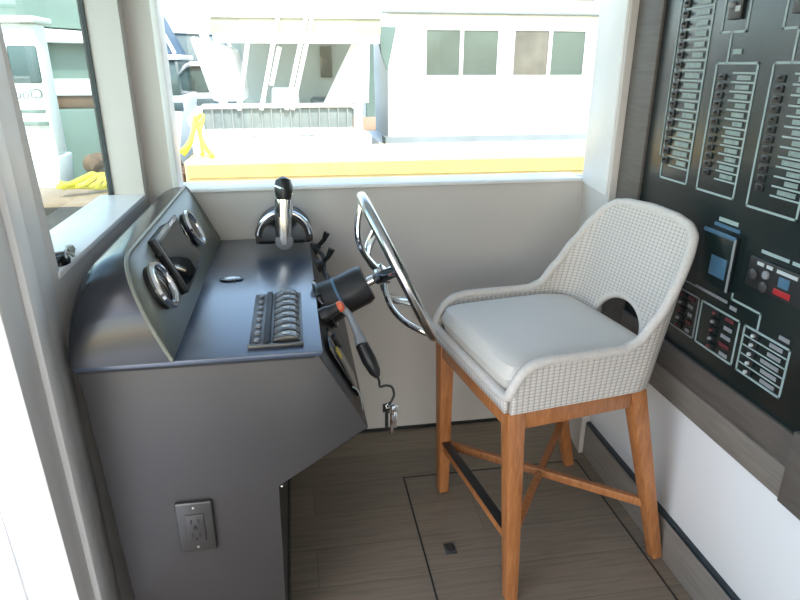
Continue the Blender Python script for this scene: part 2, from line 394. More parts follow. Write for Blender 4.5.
# cowl: section swept along y with rounded near and far ends
fn = V(.18, 0, .081).normalized(); fd = V(-.081, 0, .18).normalized()    # face normal and upward direction
fb = V(-.279, 0, .851)
def face_pt(y, up, out=0.0): return fb + fd*up + fn*out + V(0, y, 0)
HT = .222
def endf(y):
    a = (y-1.252)/.16; b = (CY1-y)/.055
    fa = 1 if a >= 1 else max(0, 1-(1-max(a, 0))**2.6)**(1/2.2)
    fb_ = 1 if b >= 1 else max(0, 1-(1-max(b, 0))**2.4)**(1/2.2)
    return fa*fb_
ys = [1.252+.986*i/60 for i in range(61)]
ys = sorted(set([1.252, 1.2525, 1.254, 1.257, 1.261, 1.267] + ys))
def crest(y):                       # slight swell of the crest line
    return 1.0+.0*y
bm = bmesh.new(); rows = []
for y in ys:
    e = max(endf(y), .0)
    top = fb + fd*(HT*crest(y)*max(e, .015)); zl = .851 + .128*e
    ex = min(1.0, (e+.0))
    xl = -.478
    pts = [V(fb.x, y, .851), V(top.x, y, top.z)]
    # rounded back from the crest to the left edge
    p0 = V(top.x, y, top.z); p1 = V(top.x-.045, y, top.z+.004*e); p2 = V(xl+.004, y, zl+.055*e); p3 = V(xl, y, zl-.02*e)
    for k in range(1, 13):
        t = k/12; q = p0*(1-t)**3+p1*3*t*(1-t)**2+p2*3*t*t*(1-t)+p3*t**3
        pts.append(q)
    pts.append(V(xl, y, .851))
    rows.append([bm.verts.new(q) for q in pts])
for A, B in zip(rows, rows[1:]):
    for k in range(len(A)-1):
        if k == 0: continue
        bm.faces.new([A[k], A[k+1], B[k+1], B[k]])
bm.faces.new(rows[0][:]); bm.faces.new(rows[-1][::-1])
mbx = MB(); mbx.bm = bm
cow = cb(mbx, 'gauge_cowl', M['cowl'])
# face plate
bm = bmesh.new(); A = []; B = []; Ai = []; Bi = []
for y in ys:
    e = max(endf(y), .015)
    A.append(bm.verts.new(face_pt(y, 0, .001))); B.append(bm.verts.new(face_pt(y, HT*e-.001, .001)))
for i in range(len(ys)-1): bm.faces.new([A[i], A[i+1], B[i+1], B[i]])
mbx = MB(); mbx.bm = bm
fp = cb(mbx, 'gauge_face_plate', M['face'])
sol = fp.modifiers.new('s', 'SOLIDIFY'); sol.thickness = .004; sol.offset = 0
# rim along the cowl crest
rim = [face_pt(y, HT*max(endf(y), .015), .002) for y in ys]
cb(MB().tube(rim, .0045, 8), 'rim_strip', M['face'])
def gauge(y, up, r, nm):
    c = face_pt(y, up, .002)
    g = MB().lathe([(r*.96, 0), (r*.96, .014), (r*.9, .018)], c, fn, 36).build(nm, M['plastic'], con)
    MB().lathe([(r*.93, .012), (r*1.04, .014), (r*1.06, .020), (r*1.0, .026), (r*.86, .026), (r*.80, .020), (r*.80, .017)], c, fn, 40).build('chrome_bezel', M['chrome'], g)
    MB().lathe([(r*.80, .0182), (r*.5, .0205), (0, .022)], c, fn, 32).build('dial_glass', M['gloss'], g)
    return g
gauge(1.415, .120, .056, 'gauge')
gauge(1.93, .125, .055, 'gauge')
# two screens between the gauges
ay = V(0, 1, 0)
def scr(y0, y1, u0, u1, out, m, nm, tilt=0, bez=M['plastic']):
    c = face_pt((y0+y1)/2, (u0+u1)/2, out/2)
    b = MB().obox(c, fn, ay, fd, out/2, (y1-y0)/2, (u1-u0)/2, .004).build(nm, bez, con)
    c2 = face_pt((y0+y1)/2, (u0+u1)/2, out+.0008)
    MB().obox(c2, fn, ay, fd, .0008, (y1-y0)/2-.010, (u1-u0)/2-.010).build('display', m, b)
    return b
scr(1.535, 1.700, .050, .205, .024, M['screen'], 'multifunction_screen')
scr(1.712, 1.860, .045, .195, .012, M['screen'], 'depth_display', bez=M['violet'])
cb(MB().lathe([(.006, 0), (.006, .012), (.003, .014)], face_pt(1.53, .165, .002), fn, 12), 'knob', M['plastic'])

# rocker switch panel on the dash
sw = thing('rocker_switch_panel', 'grey rocker switch panel set into the charcoal dash top', 'switch panel', (-.065, 1.46, .8515))
def sb(mb, name, m, **k): return mb.build(name, m, sw, **k)
sb(MB().box(-.124, -.004, 1.290, 1.632, .8515, .8555, .0015), 'panel_plate', M['console'])
sb(MB().box(-.126, -.003, 1.286, 1.294, .8515, .861, .002), 'front_lip', M['steelgrey'])
sb(MB().box(-.092, -.078, 1.298, 1.628, .8550, .8640, .002), 'breaker_bar', M['black'])
for k in range(8):
    y = 1.322+k*.0405
    r = MB()
    prof = [(-.072, .855), (-.070, .862), (-.052, .869), (-.035, .8715), (-.020, .868), (-.012, .860), (-.010, .855)]
    r.prism(prof, 'y', y-.0155, y+.0155, .0015)
    rk = sb(r, 'rocker_switch', M['steelgrey'])
    MB().box(-.050, -.034, y-.004, y+.004, .8708, .8722, .0004).build('switch_legend', M['label'], rk)
    sb(MB().lathe([(.007, 0), (.007, .005), (.005, .007), (0, .0075)], (-.107, y, .8545), (0, 0, 1), 12), 'breaker_button', M['grey'])

# oval badge
ov = MB().lathe([(.032, 0), (.032, .004), (.027, .006)], (0, 0, 0), (0, 0, 1), 32, 1.0, .5, ref=(1, 0, 0))
od = thing('oval_cover', 'small oval chrome-rimmed cap on the dash near the gauges', 'cap', (-.200, 1.785, .851))
MB().lathe([(.034, 0), (.034, .004), (.028, .0055)], (-.2, 1.785, .851), (0, 0, 1), 32, 1.0, .62, ref=(1, 0, 0)).build('rim', M['gloss'], od)
MB().lathe([(.026, .005), (.022, .0075), (0, .009)], (-.2, 1.785, .851), (0, 0, 1), 32, 1.0, .6, ref=(1, 0, 0)).build('cap', M['brushed'], od)
ov.bm.free()

# outlet on the console's near side
ol = thing('wall_outlet', 'dark grey double outlet with cover plate on console side', 'outlet', (-.276, CY0, .42))
MB().box(-.320, -.236, CY0-.007, CY0+.003, .348, .488, .004, 3).build('cover_plate', M['steelgrey'], ol)
MB().box(-.299, -.257, CY0-.010, CY0-.004, .380, .456, .002).build('receptacle', M['console'], ol)
s_ = MB()
for zc in (.399, .437):
    s_.box(-.288, -.285, CY0-.0112, CY0-.0095, zc-.006, zc+.006).box(-.272, -.269, CY0-.0112, CY0-.0095, zc-.006, zc+.006)
    s_.lathe([(.003, 0), (.003, .0012)], (-.2785, CY0-.0098, zc-.012), (0, -1, 0), 10)
s_.box(-.283, -.273, CY0-.0112, CY0-.0095, .4145, .4215)
s_.build('sockets', M['black'], ol, smooth=False)
for zc in (.362, .474):
    MB().lathe([(.003, 0), (.003, .0015), (0, .002)], (-.278, CY0-.007, zc), (0, -1, 0), 12).build('screw', M['chrome'], ol)

# ------------------------------------------------------------------ throttle control
th = thing('throttle_control', 'black domed throttle control with chrome lever at the back of dash', 'throttle', (-.05, 2.1, .851))
tc = V(-.048, 2.09, .90)
def half_disc(r, y0, y1, cut, m, nm, bev=.006):
    pts = []
    for k in range(41):
        a = PI*k/40*1.16-.08*PI
        pts.append((tc.x+math.cos(a)*r, tc.z+math.sin(a)*r*.98))
    pts = [(x, max(z, cut)) for x, z in pts]
    return MB().prism(pts, 'y', y0, y1, bev).build(nm, m, th)
half_disc(.094, 2.055, 2.145, .852, M['plastic'], 'housing', .012)
half_disc(.072, 2.035, 2.07, .852, M['gloss'], 'side_cover', .010)
arc = [V(tc.x+math.cos(PI*(.04+.92*k/30))*.087, 2.049, tc.z+math.sin(PI*(.04+.92*k/30))*.087) for k in range(31)]
MB().tube(arc, .008, 10, flat=(.009, .008, (0, 1, 0))).build('chrome_arch', M['chrome'], th)
arm = MB().tube([(tc.x, 2.028, .885), (tc.x, 2.026, .93), (tc.x+.001, 2.030, .985), (tc.x+.006, 2.040, 1.045)], .014, 14, flat=(.026, .009, (0, 1, 0))).build('lever', M['brushed'], th)
MB().lathe([(.029, 0), (.029, .010), (.023, .014), (0, .015)], (tc.x, 2.034, .895), (0, -1, 0), 24).build('hub_cap', M['grey'], arm)
MB().tube([(tc.x+.002, 2.034, .975), (tc.x+.004, 2.036, 1.0), (tc.x+.007, 2.04, 1.03)], .02, 16, flat=(.029, .015, (0, 1, 0))).build('chrome_collar', M['chrome'], arm)
hd = MB().tube([(tc.x+.006, 2.040, 1.030), (tc.x+.007, 2.043, 1.05), (tc.x+.008, 2.048, 1.07), (tc.x+.008, 2.055, 1.086), (tc.x+.008, 2.062, 1.094)], [.024, .028, .030, .026, .013], 18)
hd = hd.build('handle_grip', M['plastic'], th)
MB().tube([(tc.x-.020, 2.030, 1.077), (tc.x+.0, 2.018, 1.070), (tc.x+.022, 2.026, 1.055), (tc.x+.032, 2.045, 1.045)], .0045, 8).build('chrome_inlay', M['chrome'], hd)

# ------------------------------------------------------------------ steering wheel
wn = V(.213, 0, .102).normalized()            # outward from the slanted face
wt = V(-wn.z, 0, wn.x)                         # upward in the wheel plane
sl0 = V(.036, 0, .85)
def slant(y, down, out=0.0): return V(0, y, 0) + sl0 + V(.102, 0, -.213).normalized()*down + wn*out
HY = 1.66
hub = V(.268, HY, .905)
wh = thing('steering_wheel', 'chrome steering wheel on a short black hub beside the stool', 'steering wheel', tuple(hub))
R_ = .218
ring = [hub + wt*(math.cos(2*PI*k/72)*R_) + V(0, 1, 0)*(math.sin(2*PI*k/72)*R_) for k in range(72)]
MB().tube(ring, .0150, 14, closed=True).build('rim', M['brushed'], wh)
ring2 = [hub + wt*(math.cos(2*PI*k/72)*(R_-.004)) + V(0, 1, 0)*(math.sin(2*PI*k/72)*(R_-.004)) - wn*.010 for k in range(72)]
MB().tube(ring2, .006, 8, closed=True).build('inner_ring', M['chrome'], wh)
hb = hub - wn*.050
for k in range(5):
    a = 2*PI*k/5+.0
    d = wt*math.cos(a) + V(0, 1, 0)*math.sin(a); side = wn.cross(d).normalized()
    pts = []
    for i in range(15):
        t = i/14; rr = .018+(R_-.018)*t
        pts.append(hb + d*rr + wn*(.050*t**2.2) - wn*(.022*math.sin(PI*t)))
    m_ = MB()
    m_.tube(pts, .01, 12, flat=(.016, .0095, tuple(wn)))
    m_.build('spoke', M['chrome'], wh)
MB().lathe([(.030, -.012), (.034, 0), (.030, .014), (.018, .022), (0, .024)], hb, wn, 28).build('hub_cap', M['chrome'], wh)
MB().lathe([(.013, -.044), (.013, -.01), (.018, -.01)], hb, wn, 20).build('shaft', M['chrome'], wh)
base_d = (hb - slant(HY, 0)).dot(wn)
hs = thing('helm_unit', 'black cylindrical helm unit on the console slope behind the wheel', 'helm', tuple(hb-wn*base_d))
HB = hb - wn*base_d
MB().lathe([(.058, .002), (.062, .008), (.060, .03), (.057, .045), (.056, base_d-.060), (.050, base_d-.045), (.020, base_d-.046)], HB, wn, 32).build('housing', M['plastic'], hs)
MB().lathe([(.075, .001), (.075, .008), (.070, .012)], HB, wn, 32).build('mounting_flange', M['gloss'], hs)
MB().lathe([(.0585, .05), (.0585, .056), (.056, .058)], HB, wn, 32).build('trim_ring', M['blue'], hs)

# things on the slanted face
def on_slant(name, label, cat, y, down): return thing(name, label, cat, tuple(slant(y, down)))
ig = on_slant('ignition_panel', 'glossy dark switch plate low on the console slope', 'switch panel', 1.40, .12)
MB().obox(slant(1.41, .115, .003), wn, V(0, 1, 0), wt, .003, .062, .075, .002).build('plate', M['gloss'], ig)
MB().obox(slant(1.40, .085, .008), wn, V(0, 1, 0), wt, .004, .010, .014, .002).build('yellow_label', mat('yellow_tag', (.55, .42, .08), .5, noise=.1), ig)
MB().obox(slant(1.47, .085, .009), wn, V(0, 1, 0), wt, .005, .012, .018, .002).build('switch', M['plastic'], ig)
ks = on_slant('kill_switch', 'black kill switch with red top and hanging cord below the helm', 'switch', 1.46, .05)
k0 = slant(1.50, .018, .0)
MB().lathe([(.020, 0), (.020, .02), (.016, .028), (.013, .05)], k0, wn, 20).build('body', M['plastic'], ks)
MB().lathe([(.013, .05), (.015, .052), (.014, .062), (.008, .066)], k0, wn, 18).build('red_button', M['orange'], ks)
MB().tube([k0+wn*.058, k0+wn*.068-V(-.012, 0, .03), k0+wn*.068-V(-.030, .03, .07), k0+wn*.062-V(-.042, .05, .09)], [.009, .009, .012, .016], 12).build('clip', M['grey'], ks)
e0 = k0+wn*.062-V(-.042, .05, .09)
MB().tube([e0, e0+V(.016, -.02, -.035), e0+V(.030, -.03, -.065), e0+V(.036, -.035, -.078)], [.017, .019, .015, .007], 12).build('lanyard_plug', M['plastic'], ks)
e1 = e0+V(.036, -.035, -.078)
loop = [e1, e1+V(.004, 0, -.012), e1+V(.006, 0, -.028), e1+V(.020, 0, -.026), e1+V(.036, 0, -.032), e1+V(.042, 0, -.055), e1+V(.034, 0, -.075), e1+V(.028, 0, -.082)]
def smooth(pts, n=6):
    out = []; P = [Vector(p) for p in pts]; P = [P[0]]+P+[P[-1]]
    for i in range(1, len(P)-2):
        for k in range(n):
            t = k/n; a, b, c, d = P[i-1], P[i], P[i+1], P[i+2]
            out.append(.5*((2*b)+(c-a)*t+(2*a-5*b+4*c-d)*t*t+(-a+3*b-3*c+d)*t**3))
    return out+[P[-2]]
MB().tube(smooth(loop), .0032, 8).build('cord', M['cord'], ks)
e2 = Vector(loop[-1])
ky = thing('key_bunch', 'steel keys hanging from the lanyard cord over the console edge', 'keys', tuple(e2))
for i, (dx, dy, L_) in enumerate(((-.006, .006, .070), (.006, -.002, .080), (.014, -.010, .060))):
    m_ = MB()
    m_.obox(e2+V(dx, dy, -.012), (1, .3, 0), (0, 0, 1), (-.3, 1, 0), .009, .012, .0014, .001)
    m_.obox(e2+V(dx+.001, dy, -.012-L_/2), (1, .3, 0), (0, 0, 1), (-.3, 1, 0), .004, L_/2-.006, .0012, .0008)
    m_.build('key', M['chrome'] if i != 0 else M['plastic'], ky)
MB().tube([e2+V(math.cos(a)*.007, 0, math.sin(a)*.007-.006) for a in [2*PI*k/16 for k in range(16)]], .0014, 6, closed=True).build('ring', M['brushed'], ky)
# pale cable strip hanging down beside the keys
cs = MB().tube(smooth([slant(1.34, .155, .004), slant(1.335, .175, .012), slant(1.33, .195, .010)+V(0, 0, -.03), slant(1.325, .21, .004)+V(.004, 0, -.06)]), .004, 8, flat=(.007, .002, (1, 0, .2)))
tag(cs.build('hanging_strap', M['label']), 'flat pale strap hanging off the console knee beside the keys', 'strap')
# small levers on the slope behind the helm
for i, (y, dn, lab) in enumerate(((2.13, .018, 'black toggle lever nearest the throttle on the console slope'), (1.96, .030, 'black toggle lever between throttle and helm unit'))):
    t = on_slant('toggle_lever', lab, 'lever', y, dn); t['group'] = 'toggle levers behind the helm'
    c = slant(y, dn)
    MB().lathe([(.024, .003), (.024, .008), (.015, .016), (.009, .03)], c, wn, 18).build('boot', M['plastic'], t)
    MB().tube([c+wn*.02, c+wn*.045+V(0, 0, .012), c+wn*.055+V(.004, 0, .034)], [.007, .008, .012], 12).build('stick', M['gloss'], t)
cb_ = MB().tube(smooth([slant(2.10, .012, .012), slant(2.03, .03, .03), slant(1.93, .05, .018), slant(1.85, .045, .026), slant(1.78, .05, .02)]), .007, 8)
tag(cb_.build('cable', M['cord']), 'black cable running along the console slope to the helm', 'cable')

# ------------------------------------------------------------------ bar stool
O = V(.457, 1.582, 0); U = V(.988, .157, 0).normalized(); W = V(-.157, .988, 0).normalized()
V0 = -.018
def P(u, v, z): return O + U*u + W*(v+V0) + V(0, 0, z)
st = thing('bar_stool', 'woven grey rope bar stool with cream cushion and brown wooden legs', 'stool', tuple(P(.25, 0, 0)))
def so(mb, name, m, **k): return mb.build(name, m, st, **k)
# shell path (local u, v), half width HWD, depth DEP, back corner radius RC
HWD, DEP, RC, ZB = .250, .452, .080, .612
def path(s):
    """s in 0..1 from near front corner round the back to the far front corner; returns (u,v), nu, frac"""
    L1 = DEP-RC; La = RC*PI/2; L2 = 2*(HWD-RC); T = 2*L1+2*La+L2
    d = s*T
    if d < L1: return (d, -HWD), 0, d
    d -= L1
    if d < La:
        a = d/RC; return (DEP-RC+math.sin(a)*RC, -HWD+RC-math.cos(a)*RC), a/(PI/2), L1+d
    d -= La
    if d < L2: return (DEP, -HWD+RC+d), 1, L1+La+d
    d -= L2
    if d < La:
        a = PI/2-d/RC; return (DEP-RC+math.sin(a)*RC, HWD-RC+math.cos(a)*RC), a/(PI/2), L1+La+L2+d
    d -= La
    return (DEP-RC-d, HWD), 0, 0
TOT = 2*(DEP-RC)+RC*PI+2*(HWD-RC)
def interp(tab, x):
    for (a, b), (c, d) in zip(tab, tab[1:]):
        if x <= c:
            t = (x-a)/(c-a) if c > a else 0; t = max(0, min(1, t)); t = t*t*(3-2*t)*.5+t*.5
            return b+(d-b)*t
    return tab[-1][1]
HTAB = [(0, .672), (.012, .700), (.03, .724), (.06, .742), (.10, .748), (.24, .745), (.31, .746), (.345, .762), (.385, .825), (.42, .905), (.45, .975), (.48, 1.020), (.515, 1.040), (.57, 1.050), (TOT/2, 1.054)]
def hgt(d): return interp(HTAB, min(d, TOT-d))
def leanf(d):
    d = min(d, TOT-d); return interp([(0, 0), (.20, .02), (.36, .14), (.50, .20), (TOT/2, .21)], d)
def surf(d, z):
    (u, v), c, _ = path(d/TOT)
    k = leanf(d); dz = z-ZB
    # sides flare a touch, the back narrows upwards
    side = 1+ .10*dz*(1-min(1, k/.15)) - .04*dz*min(1, k/.18)
    return P(u+k*dz*1.05, v*side-.05*dz*min(1, k/.2), z)
ND, NT = 150, 44
bm = bmesh.new(); uvl = bm.loops.layers.uv.new('UVMap'); grid = []
hc_v, hc_z, hr_v, hr_z = -.022, .708, .112, .086
for i in range(ND+1):
    d = TOT*i/ND; col = []
    for j in range(NT+1):
        z = ZB + (hgt(d)-ZB)*j/NT; col.append((bm.verts.new(surf(d, z)), d, z))
    grid.append(col)
def in_hole(d, z):
    x = d-TOT/2-hc_v
    return (x/hr_v)**2 + (max(0, z-hc_z)/hr_z)**2 < 1 and z > .662
for i in range(ND):
    for j in range(NT):
        q = [grid[i][j], grid[i+1][j], grid[i+1][j+1], grid[i][j+1]]
        cd = sum(a[1] for a in q)/4; cz = sum(a[2] for a in q)/4
        if in_hole(cd, cz): continue
        fc = bm.faces.new([a[0] for a in q])
        for lp, a in zip(fc.loops, q): lp[uvl].uv = (a[1], a[2])
bmesh.ops.delete(bm, geom=[v for v in bm.verts if not v.link_faces], context='VERTS')
mbx = MB(); mbx.bm = bm
sh = so(mbx, 'woven_shell', M['rope'])
sol = sh.modifiers.new('s', 'SOLIDIFY'); sol.thickness = .018; sol.offset = 0
# thick rope rim: up round the back and along the low front edge
rimp = [surf(TOT*i/160, hgt(TOT*i/160)) for i in range(161)]
front = []
lf = rimp[-1]; nf = rimp[0]
def fr(v, z): return P(-.004, v, z)
front = [fr(HWD-.004, .660), fr(HWD-.02, .652), fr(HWD-.05, .648)] + [fr(HWD-.05-(2*HWD-.10)*k/12, .648) for k in range(1, 12)] + [fr(-HWD+.05, .648), fr(-HWD+.02, .652), fr(-HWD+.004, .660)]
so(MB().tube(rimp+front, .0135, 12, closed=True), 'rope_rim', M['rim'])
# front band below the rim
m_ = MB(); uvl = m_.bm.loops.layers.uv.new('UVMap')
for x0, x1, sgn in ((-.006, .012, 1),):
    n_ = 24; g1 = []
    for k in range(n_+1):
        v = -HWD+.004+(2*HWD-.008)*k/n_
        g1.append([m_.bm.verts.new(P(-.006, v, ZB)), m_.bm.verts.new(P(-.008, v, .648))])
    for k in range(n_):
        fc = m_.bm.faces.new([g1[k][0], g1[k+1][0], g1[k+1][1], g1[k][1]])
        for lp in fc.loops: lp[uvl].uv = (lp.vert.co.dot(W), lp.vert.co.z)
fb2 = so(m_, 'woven_front_band', M['rope'])
sol = fb2.modifiers.new('s', 'SOLIDIFY'); sol.thickness = .012; sol.offset = 0
# bottom board under the cushion
so(MB().hexa([P(.0, -HWD+.012, ZB+.001), P(DEP-.03, -HWD+.06, ZB+.001), P(DEP-.03, HWD-.06, ZB+.001), P(.0, HWD-.012, ZB+.001),
              P(.0, -HWD+.012, ZB+.03), P(DEP-.03, -HWD+.06, ZB+.03), P(DEP-.03, HWD-.06, ZB+.03), P(.0, HWD-.012, ZB+.03)]), 'seat_base', M['rim'])
# arched hand-hole rim
hp = []
for k in range(33):
    a = PI*k/32; hp.append(surf(TOT/2+hc_v+math.cos(a)*hr_v, hc_z+math.sin(a)*hr_z))
hp = [surf(TOT/2+hc_v+hr_v, .672)]+hp+[surf(TOT/2+hc_v-hr_v, .672)]
so(MB().tube(hp, .0115, 10), 'hand_hole_rim', M['rim'])
# cushion
bm = bmesh.new(); NU, NV = 40, 40
def cush(a, b, top):
    """a,b in -1..1 -> superellipse plan"""
    u0, u1, hv = -.005, DEP+.008, HWD-.010
    # square-to-superellipse
    e = 12 if a < 0 else 6
    r = max(abs(a), abs(b)); 
    if r > 0:
        ang = math.atan2(b, a); c, s = math.cos(ang), math.sin(ang)
        q = r/((abs(c)**e+abs(s)**e)**(1/e)); x, y = q*c, q*s
    else: x = y = 0
    edge = max(0, 1-(abs(r)**7)); z = .700
    dome = .016*(1-x*x)*(1-y*y)
    th_ = (1-r**14)**.5 if r < 1 else 0
    u = (u0+u1)/2+x*(u1-u0)/2; v = y*hv
    if top: z = .692+.044*th_+dome
    else: z = .692-.056*th_
    return P(u, v, z)
def ring_grid(top):
    return [[bm.verts.new(cush(-1+2*i/NU, -1+2*j/NV, top)) for j in range(NV+1)] for i in range(NU+1)]
for top in (True, False):
    g_ = ring_grid(top)
    for i in range(NU):
        for j in range(NV):
            q = [g_[i][j], g_[i+1][j], g_[i+1][j+1], g_[i][j+1]]
            bm.faces.new(q if top else q[::-1])
bmesh.ops.remove_doubles(bm, verts=bm.verts[:], dist=.0004)
mbx = MB(); mbx.bm = bm
cu = so(mbx, 'cushion', M['cushion'])
# apron rails and legs
AT, AB = .611, .557
def beam(a, b, w, z0, z1, nm, m, bev=.002):
    a = Vector(a); b = Vector(b); d = (b-a).normalized(); s = V(-d.y, d.x, 0)*(w/2)
    mb = MB().hexa([a-s+V(0, 0, z0), b-s+V(0, 0, z0), b+s+V(0, 0, z0), a+s+V(0, 0, z0), a-s+V(0, 0, z1), b-s+V(0, 0, z1), b+s+V(0, 0, z1), a+s+V(0, 0, z1)], bev)
    return so(mb, nm, m)
TU0, TU1, TV = .022, .396, .230
BU0, BU1, BV = .040, .548, .258
c4 = [(TU0, -TV, BU0, -BV), (TU0, TV, BU0, BV-.002), (TU1, -TV+.006, BU1, -BV+.006), (TU1, TV-.006, BU1+.01, BV-.006)]
for tu, tv, bu, bv in c4:
    a, b = .0245, .0175
    q = []
    for (cu_, cv_, z, hh) in ((bu, bv, .002, b), (tu, tv, AT, a)):
        for du, dv in ((-1, -1), (1, -1), (1, 1), (-1, 1)): q.append(P(cu_+du*hh, cv_+dv*hh, z))
    so(MB().hexa(q, .004), 'leg', M['wood'])
hw = .0
beam(P(TU0-.008, -TV+.02, 0), P(TU0-.008, TV-.02, 0), .022, AB, AT, 'front_rail', M['wood'])
beam(P(TU1+.006, -TV+.02, 0), P(TU1+.006, TV-.02, 0), .022, AB, AT, 'back_rail', M['wood'])
beam(P(TU0+.02, -TV-.008, 0), P(TU1-.02, -TV-.004, 0), .022, AB, AT, 'side_rail', M['wood'])
beam(P(TU0+.02, TV+.008, 0), P(TU1-.02, TV+.004, 0), .022, AB, AT, 'side_rail', M['wood'])
zs = .205
def lp(i, z):
    tu, tv, bu, bv = c4[i]; t = z/AT; return P(bu+(tu-bu)*t, bv+(tv-bv)*t, 0)
beam(lp(0, zs), lp(1, zs), .020, zs-.018, zs+.014, 'footrest_rail', M['wood'])
beam(lp(0, zs)+(lp(1, zs)-lp(0, zs))*.03, lp(0, zs)+(lp(1, zs)-lp(0, zs))*.97, .030, zs+.0145, zs+.018, 'footrest_plate', M['plastic'], .001)
beam(lp(1, zs), lp(2, zs), .020, zs-.012, zs+.014, 'cross_stretcher', M['wood'])
beam(lp(0, zs), lp(3, zs), .020, zs-.014, zs+.012, 'cross_stretcher', M['wood'])

# ------------------------------------------------------------------ electrical panel on the right wall
ep = thing('electrical_panel', 'large black breaker panel with white printed boxes on right wall', 'electrical panel', (XR, 1.2, .65))
def eb(mb, name, m, par=None, **k):
    o = mb.build(name, m, par if par else ep, **k); return o
PX0 = XR-.010
PZ0, PZ1, PY1, PY0 = .665, 1.99, 1.818, -.10
eb(MB().box(PX0, XR+.002, PY0, PY1, PZ0, PZ1, .002), 'panel_board', M['panel'])
fr_ = MB().box(PX0-.008, XR+.001, PY1, 1.957, .50, 2.04, .003)
eb(fr_, 'side_frame', M['taupe'])
eb(MB().box(PX0-.008, XR+.001, PY0-.12, PY1, .585, PZ0, .003), 'bottom_frame', M['taupe'])
eb(MB().box(PX0-.014, XR+.001, PY0-.12, PY1, .502, .585, .003), 'lower_ledge', M['taupe2'])
eb(MB().box(PX0-.008, XR+.001, PY0-.12, PY1, PZ1, 2.04, .003), 'top_frame', M['taupe'])
eb(MB().box(PX0-.020, XR+.001, .905, 1.030, .500, PZ0+.02, .003), 'frame_block', M['taupe'])
LX0, LX1 = PX0-.0012, PX0+.001
TW = .0055
def lines(segs, nm='printed_outline', m=None, tw=TW):
    mb = MB()
    for (ya, za, yb, zb) in segs:
        h_ = tw/2
        mb.box(LX0, LX1, min(ya, yb)-h_, max(ya, yb)+h_, min(za, zb)-h_, max(za, zb)+h_)
    return eb(mb, nm, m or M['line'], smooth=False)
def rect(ya, yb, za, zb, **k):
    return lines([(ya, za, yb, za), (ya, zb, yb, zb), (ya, za, ya, zb), (yb, za, yb, zb)], **k)
def breaker_column(yl, yr, za, zb, n, ls, le, pair=False, zskip=0):
    """yl (far) > yr (near); rows of printed rules, label strips and toggles"""
    rect(yr, yl, za, zb)
    mb = MB()
    for k in range(n):
        z = zb-.022-(zb-za-.06-zskip)*k/(n-1)
        mb.box(LX0, LX1, le, ls, z-.0020, z+.0020)
    eb(mb, 'printed_rules', M['line'], smooth=False)
    for k in range(n-1):
        z = zb-.022-(zb-za-.06-zskip)*(k+.5)/(n-1)
        dz = (zb-za-.06)/(n-1)
        wv = .55+.4*random.random()
        if not pair or k % 2 == 0:
            eb(MB().box(PX0-.0022, PX0+.001, le+.012, le+.012+(ls-le-.02)*wv, z-dz*.24, z+dz*.24), 'label_strip', M['strip'])
        yc = (ls+yl)/2+.004
        b = eb(MB().box(PX0-.003, PX0+.001, yc-.013, yc+.013, z-dz*.36, z+dz*.36, .001), 'circuit_breaker', M['plastic'])
        MB().obox((PX0-.006, yc, z+dz*.08), (1, 0, .4), (0, 1, 0), (-.4, 0, 1), .003, .004, dz*.14, .001).build('toggle', M['console'], b)
breaker_column(1.722, 1.590, 1.127, 1.86, 27, 1.688, 1.594)
lines([(1.738, 1.19, 1.738, 1.86)], tw=.004)
breaker_column(1.541, 1.390, 1.125, 1.442, 13, 1.475, 1.394)
breaker_column(1.339, 1.178, 1.121, 1.443, 13, 1.270, 1.182)
breaker_column(1.120, .960, 1.121, 1.443, 13, 1.050, .964)
def small_box(yl, yr, za, zb, nm):
    rect(yr, yl, za, zb)
    b = eb(MB().box(PX0-.006, PX0+.001, yr+.022, yl-.022, za+.028, za+.085, .002), nm, M['plastic'])
    MB().lathe([(.009, 0), (.009, .008), (.005, .012)], (PX0-.006, (yl+yr)/2+.008, za+.06), (-1, 0, 0), 14).build('rotary_knob', M['grey'], b)
    MB().box(PX0-.008, PX0-.005, yr+.028, yr+.045, za+.045, za+.058, .001).build('legend', M['label'], b)
small_box(1.546, 1.453, 1.513, 1.70, 'selector_switch')
small_box(1.333, 1.235, 1.513, 1.70, 'selector_switch')
lines([(1.503, 1.442, 1.503, 1.513)]); lines([(1.286, 1.443, 1.286, 1.513)])
eb(MB().box(PX0-.0018, PX0+.001, 1.455, 1.488, 1.462, 1.474), 'printed_label', M['strip'], smooth=False)
eb(MB().box(PX0-.0018, PX0+.001, 1.235, 1.268, 1.462, 1.474), 'printed_label', M['strip'], smooth=False)
# meter with blue header
mt = eb(MB().box(PX0-.012, PX0+.001, 1.336, 1.462, .898, 1.040, .003), 'digital_meter', M['panel'])
MB().box(PX0-.0135, PX0-.011, 1.336, 1.462, 1.030, 1.041, .001).build('blue_header', M['blue'], mt)
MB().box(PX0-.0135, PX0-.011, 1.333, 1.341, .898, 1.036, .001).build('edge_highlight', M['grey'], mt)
MB().box(PX0-.0135, PX0-.011, 1.352, 1.415, .925, .978, .001).build('meter_window', M['blue'], mt)
eb(MB().box(PX0-.002, PX0+.001, 1.352, 1.425, 1.064, 1.074), 'meter_title', M['line'], smooth=False)
eb(MB().box(PX0-.002, PX0+.001, 1.342, 1.440, 1.049, 1.058), 'meter_title', M['blue'], smooth=False)
